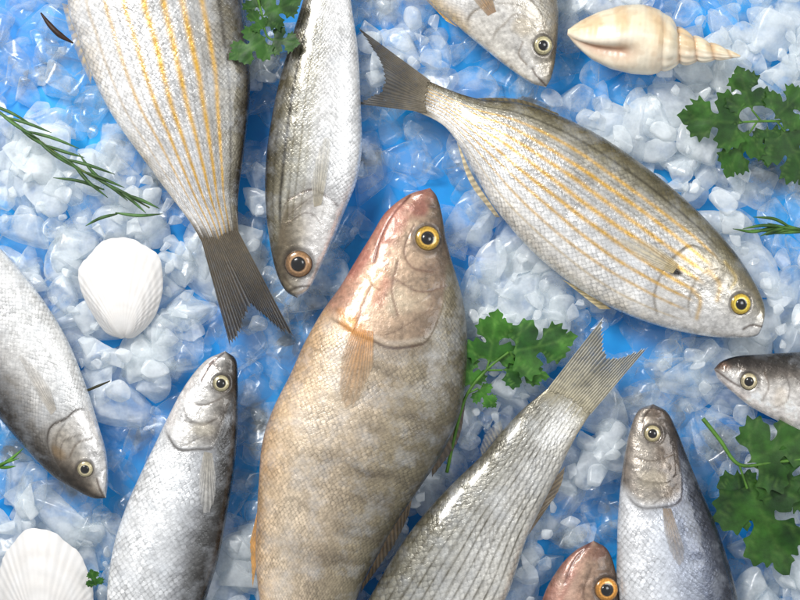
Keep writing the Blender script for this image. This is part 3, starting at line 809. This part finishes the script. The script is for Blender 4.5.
def bit(name, label, cat, pts, rad, col):
    v, f = tube(pts, rad, 8, 20)
    c = np.array(W(*pts[len(pts)//2]))
    o = mesh_obj(name, v-c, f, M_LEAF, None, np.tile(lin(col), (len(v), 1)))
    o.location = Vector(c); o['label'] = label; o['category'] = cat
bit('twig', 'short dark brown twig on the ice at the top left', 'twig', [(41,13,16),(50,25,18),(60,35,18),(73,43,14)], [.8,2.6,3.0,.8], (58,42,32))
bit('stalk', 'thin dark stalk poking out beside the flank of the left fish', 'twig', [(86,391,12),(98,386,14),(110,381,12)], [1.2,1.4,.5], (60,58,36))

def rosemary(label, stem, needles, seed, col):
    m = stem[len(stem)//2]
    root = empty('rosemary_sprig', m[0], m[1], 6, label, 'rosemary', 'rosemary sprigs')
    v, f = tube(stem, [1.6, 1.4, .8]); mesh_obj('stem', v, f, M_LEAF, root, np.tile(lin((104, 124, 70)), (len(v), 1)))
    parts = []
    for (b, t, bow) in needles:
        mx, my = (b[0]+t[0])/2, (b[1]+t[1])/2
        dx, dy = t[0]-b[0], t[1]-b[1]
        parts.append(tube([(b[0], b[1], b[2]), (mx-dy*bow, my+dx*bow, (b[2]+t[2])/2+3), (t[0], t[1], t[2])], [.7, 1.6, 1.7, 1.3, .3], 6, 14))
    v, f = merge(parts)
    k = vnoise(v[:, 0]*1000, v[:, 1]*1000, 9, 3)[:, None]
    mesh_obj('needles', v, f, M_LEAF, root, lin(col)*(.5+1.0*k))
def P_on(stem, q):
    s = cr(stem, 50); return s[int(q*49)]
st1 = [(-12,104,20),(30,134,22),(75,166,22),(118,190,20),(150,208,18)]
nd = []
rr = random.Random(4)
for i in range(15):
    q = .02+.9*i/15
    b = P_on(st1, q); sg = 1 if i % 2 else -1
    an = math.atan2(.58, 1)+sg*rr.uniform(.05, .24); L = rr.uniform(46, 66)*(1-.3*q)
    nd.append((tuple(b), (b[0]+L*math.cos(an), b[1]+L*math.sin(an), b[2]+rr.uniform(-3, 5)), rr.uniform(-.05, .05)))
nd += [((118,214,19),(86,226,18),.05),((116,213,19),(163,214,18),.05),((105,190,20),(54,178,20),.05),((112,188,20),(80,154,24),-.05)]
rosemary('rosemary sprig with thin needles at the left edge above the scallop shell', st1, nd, 2, (72,104,58))
st2 = [(815,232,20),(785,228,20),(765,226,19)]
nd = []
for i in range(9):
    b = P_on(st2, .1+.85*i/9); an = math.pi+rr.uniform(-.3, .35); L = rr.uniform(24, 42)
    nd.append((tuple(b), (b[0]+L*math.cos(an), b[1]+L*math.sin(an), b[2]+rr.uniform(-2, 5)), rr.uniform(-.1, .1)))
rosemary('tip of a rosemary sprig poking in from the right edge', st2, nd, 3, (78,118,54))
st3 = [(-14,476,18),(0,466,19),(14,456,18)]
rosemary('small rosemary tip at the left edge under the left fish', st3, [((-4,468,19),(24,448,18),.05),((-4,466,19),(16,466,16),.05),((-8,470,19),(20,458,20),-.05)], 6, (92,150,50))
rt = empty('parsley_leaf', 95, 578, 6, 'tiny green parsley leaf scrap beside the bottom left scallop shell', 'parsley')
leaf(rt, (97,586), (92,568), 1.0, 18, 20, 51, 1.1)

# ------------------------------------------------------------------ ice
gxs = np.arange(-220, 1024, 4.0); gys = np.arange(-220, 824, 4.0)
GX, GY = np.meshgrid(gxs, gys, indexing='ij')
MASK = np.zeros(GX.shape, bool)
for poly in FOOT:
    c = np.zeros(GX.shape, bool)
    for i in range(len(poly)):
        a, b = poly[i], poly[i-1]
        if a[1] == b[1]: continue
        cond = ((a[1] > GY) != (b[1] > GY))
        c ^= cond & (GX < (b[0]-a[0])*(GY-a[1])/(b[1]-a[1])+a[0])
    MASK |= c
def inmask(x, y):
    i = np.clip(((x+220)/4).round().astype(int), 0, MASK.shape[0]-1); j = np.clip(((y+220)/4).round().astype(int), 0, MASK.shape[1]-1)
    return MASK[i, j]

def base_chunks(n, sub, seed):
    out = []
    r = np.random.default_rng(seed)
    for k in range(n):
        bm = bmesh.new(); bmesh.ops.create_icosphere(bm, subdivisions=sub, radius=1)
        v = np.array([tuple(q.co) for q in bm.verts]); f = np.array([[w.index for w in q.verts] for q in bm.faces])
        bm.free()
        # flake: broken edges all round, one or two broad faces on top
        for i in range(r.integers(8, 12)):
            if i < 6:
                an = r.uniform(0, 2*np.pi); nrm = np.array([np.cos(an), np.sin(an), r.uniform(-.35, .6)])
                dd = r.uniform(.3, .8)
            elif i < 8:
                nrm = np.array([r.normal()*.4, r.normal()*.4, 1]); dd = r.uniform(.28, .5)
            else:
                nrm = r.normal(size=3); dd = r.uniform(.4, .8)
            nrm = nrm/np.linalg.norm(nrm)
            over = v@nrm-dd
            v = v-np.clip(over, 0, None)[:, None]*nrm
        nb = np.zeros_like(v); ct = np.zeros(len(v))
        for a, b in ((0, 1), (1, 2), (2, 0)):
            np.add.at(nb, f[:, a], v[f[:, b]]); np.add.at(ct, f[:, a], 1)
            np.add.at(nb, f[:, b], v[f[:, a]]); np.add.at(ct, f[:, b], 1)
        v = .72*v+.28*nb/ct[:, None]
        v = v/np.abs(v[:, :2]).max()
        v *= np.array([r.uniform(.95, 1.4), r.uniform(.6, 1.0), r.uniform(.55, .85)])
        out.append((v, f))
    return out
big = base_chunks(36, 3, 5); small = base_chunks(16, 2, 6)

VS, FS, CL = [], [], []; off = 0
def field(x, y):
    return .65*vnoise(x, y, 96, 21)+.35*vnoise(x, y, 42, 22)
def put(x, y, ztop, r, lib, cloud):
    global off
    v, f = lib[RNG.integers(len(lib))]
    rz = RNG.uniform(0, 2*np.pi); ta = RNG.uniform(0, 2*np.pi); tl = abs(RNG.normal())*.42
    cz_, sz_ = np.cos(rz), np.sin(rz)
    Rz = np.array([[cz_, -sz_, 0], [sz_, cz_, 0], [0, 0, 1]])
    Rt = np.array(Matrix.Rotation(min(tl, 1.3), 3, Vector((math.cos(ta), math.sin(ta), 0))))
    p = (v@(Rt@Rz).T)*r
    p[:, 2] += ztop-p[:, 2].max()
    # keep the exposed faces only; the undersides rest buried in the bed
    nz = np.cross(p[f[:, 1]]-p[f[:, 0]], p[f[:, 2]]-p[f[:, 0]])
    nz = nz[:, 2]/(np.linalg.norm(nz, axis=1)+1e-9)
    f = f[nz > -.08]
    used, inv = np.unique(f, return_inverse=True)
    p = p[used]; f = inv.reshape(-1, 3)
    p[:, 2] = np.maximum(p[:, 2], -31)
    VS.append(np.stack([(p[:, 0]+x-400), (300-y)+p[:, 1], p[:, 2]], -1)); FS.append(f+off); CL.append(np.full(len(p), cloud)); off += len(p)
def layer(step, rlo, rhi, zfun, lib, dens, cfun, pw=1.6):
    xs = np.arange(-150, 950, step); ys = np.arange(-130, 730, step)
    for x0 in xs:
        for y0 in ys:
            x = x0+RNG.uniform(-.6, .6)*step; y = y0+RNG.uniform(-.6, .6)*step
            F = float(field(x, y))
            if RNG.random() > dens(F): continue
            r = rlo+(rhi-rlo)*RNG.random()**pw
            an = np.linspace(0, 2*np.pi, 8, endpoint=False)
            sx = np.concatenate([[x], x+r*np.cos(an), x+.5*r*np.cos(an)]); sy = np.concatenate([[y], y+r*np.sin(an), y+.5*r*np.sin(an)])
            cov = inmask(sx, sy).mean()
            if cov > .7: continue
            z = zfun(F)
            if cov > 0: z = min(z, 8-34*cov)
            put(x, y, z, r, lib, cfun(F))
U = RNG.uniform
# the field says how much clouded ice lies there; low = clear ice with the blue showing through
layer(26, 16, 26, lambda F: U(-22, -12), small, lambda F: .8, lambda F: np.clip(.08+1.9*(F-.46)+U(-.05, .07), .02, .6))
layer(23, 17, 40, lambda F: -3+24*(F-.45)+U(-8, 8), big, lambda F: np.clip(.7+1.6*(F-.4), .6, 1), lambda F: np.clip(.13+1.9*(F-.47)+U(-.10, .17), .02, .6))
layer(18, 6, 17, lambda F: 3+24*(F-.45)+U(-8, 6), big, lambda F: np.clip(.2+1.6*(F-.42), .07, .65), lambda F: np.clip(.18+1.9*(F-.47)+U(-.10, .25), .03, .68))
V = np.vstack(VS)*MM; F = np.vstack(FS).astype(np.int32)
CLA = np.concatenate(CL)
me = bpy.data.meshes.new('crushed_ice')
me.vertices.add(len(V)); me.vertices.foreach_set('co', V.astype(np.float32).ravel())
me.loops.add(F.size); me.loops.foreach_set('vertex_index', F.ravel())
me.polygons.add(len(F)); me.polygons.foreach_set('loop_start', np.arange(0, F.size, 3, dtype=np.int32))
me.update(calc_edges=True)
finish(me, None, {'cloud': CLA}, True)
me.materials.append(mat_ice())
ice = bpy.data.objects.new('crushed_ice', me); COL.objects.link(ice)
ice['kind'] = 'stuff'; ice['label'] = 'bed of crushed clear and cloudy ice under the fish'; ice['category'] = 'ice'
print('ice chunks', len(VS), 'faces', len(F))

me = bpy.data.meshes.new('table_surface')
q = W(np.array([-900, 1700, 1700, -900]), np.array([1500, 1500, -900, -900]), np.full(4, -32.))
me.from_pydata([tuple(v) for v in q], [], [(0, 1, 2, 3)]); me.update()
me.materials.append(mat_blue())
tb = bpy.data.objects.new('table_surface', me); COL.objects.link(tb)
tb['kind'] = 'structure'; tb['label'] = 'bright blue table surface under the ice'; tb['category'] = 'table'

# ------------------------------------------------------------------ light, world, camera
def area(name, loc, target, sx, sy, power, col):
    l = bpy.data.lights.new(name, 'AREA'); l.shape = 'RECTANGLE'; l.size = sx; l.size_y = sy; l.energy = power; l.color = col
    o = bpy.data.objects.new(name, l); COL.objects.link(o); o.location = loc
    o.rotation_euler = (Vector(target)-Vector(loc)).to_track_quat('-Z', 'Y').to_euler()
area('softbox', (-.75, .95, 1.35), (0, 0, 0), .5, .5, 32, (1, .985, .96))
area('fill_softbox', (1.0, .2, 1.3), (0, 0, 0), .6, .6, 7, (.96, .98, 1))
w = bpy.data.worlds.new('World'); scene.world = w; w.use_nodes = True
bg = w.node_tree.nodes['Background']; bg.inputs[0].default_value = (.95, .975, 1, 1); bg.inputs[1].default_value = .5

cd = bpy.data.cameras.new('camera'); cam = bpy.data.objects.new('camera', cd); COL.objects.link(cam)
cam.location = (0, 0, 2.0+ZREF*MM); cam.rotation_euler = (0, 0, 0)
cd.sensor_width = 36; cd.lens = 36*2.0/.8; cd.clip_start = .05; cd.clip_end = 50
scene.camera = cam
scene.view_settings.view_transform = 'Standard'; scene.view_settings.look = 'None'
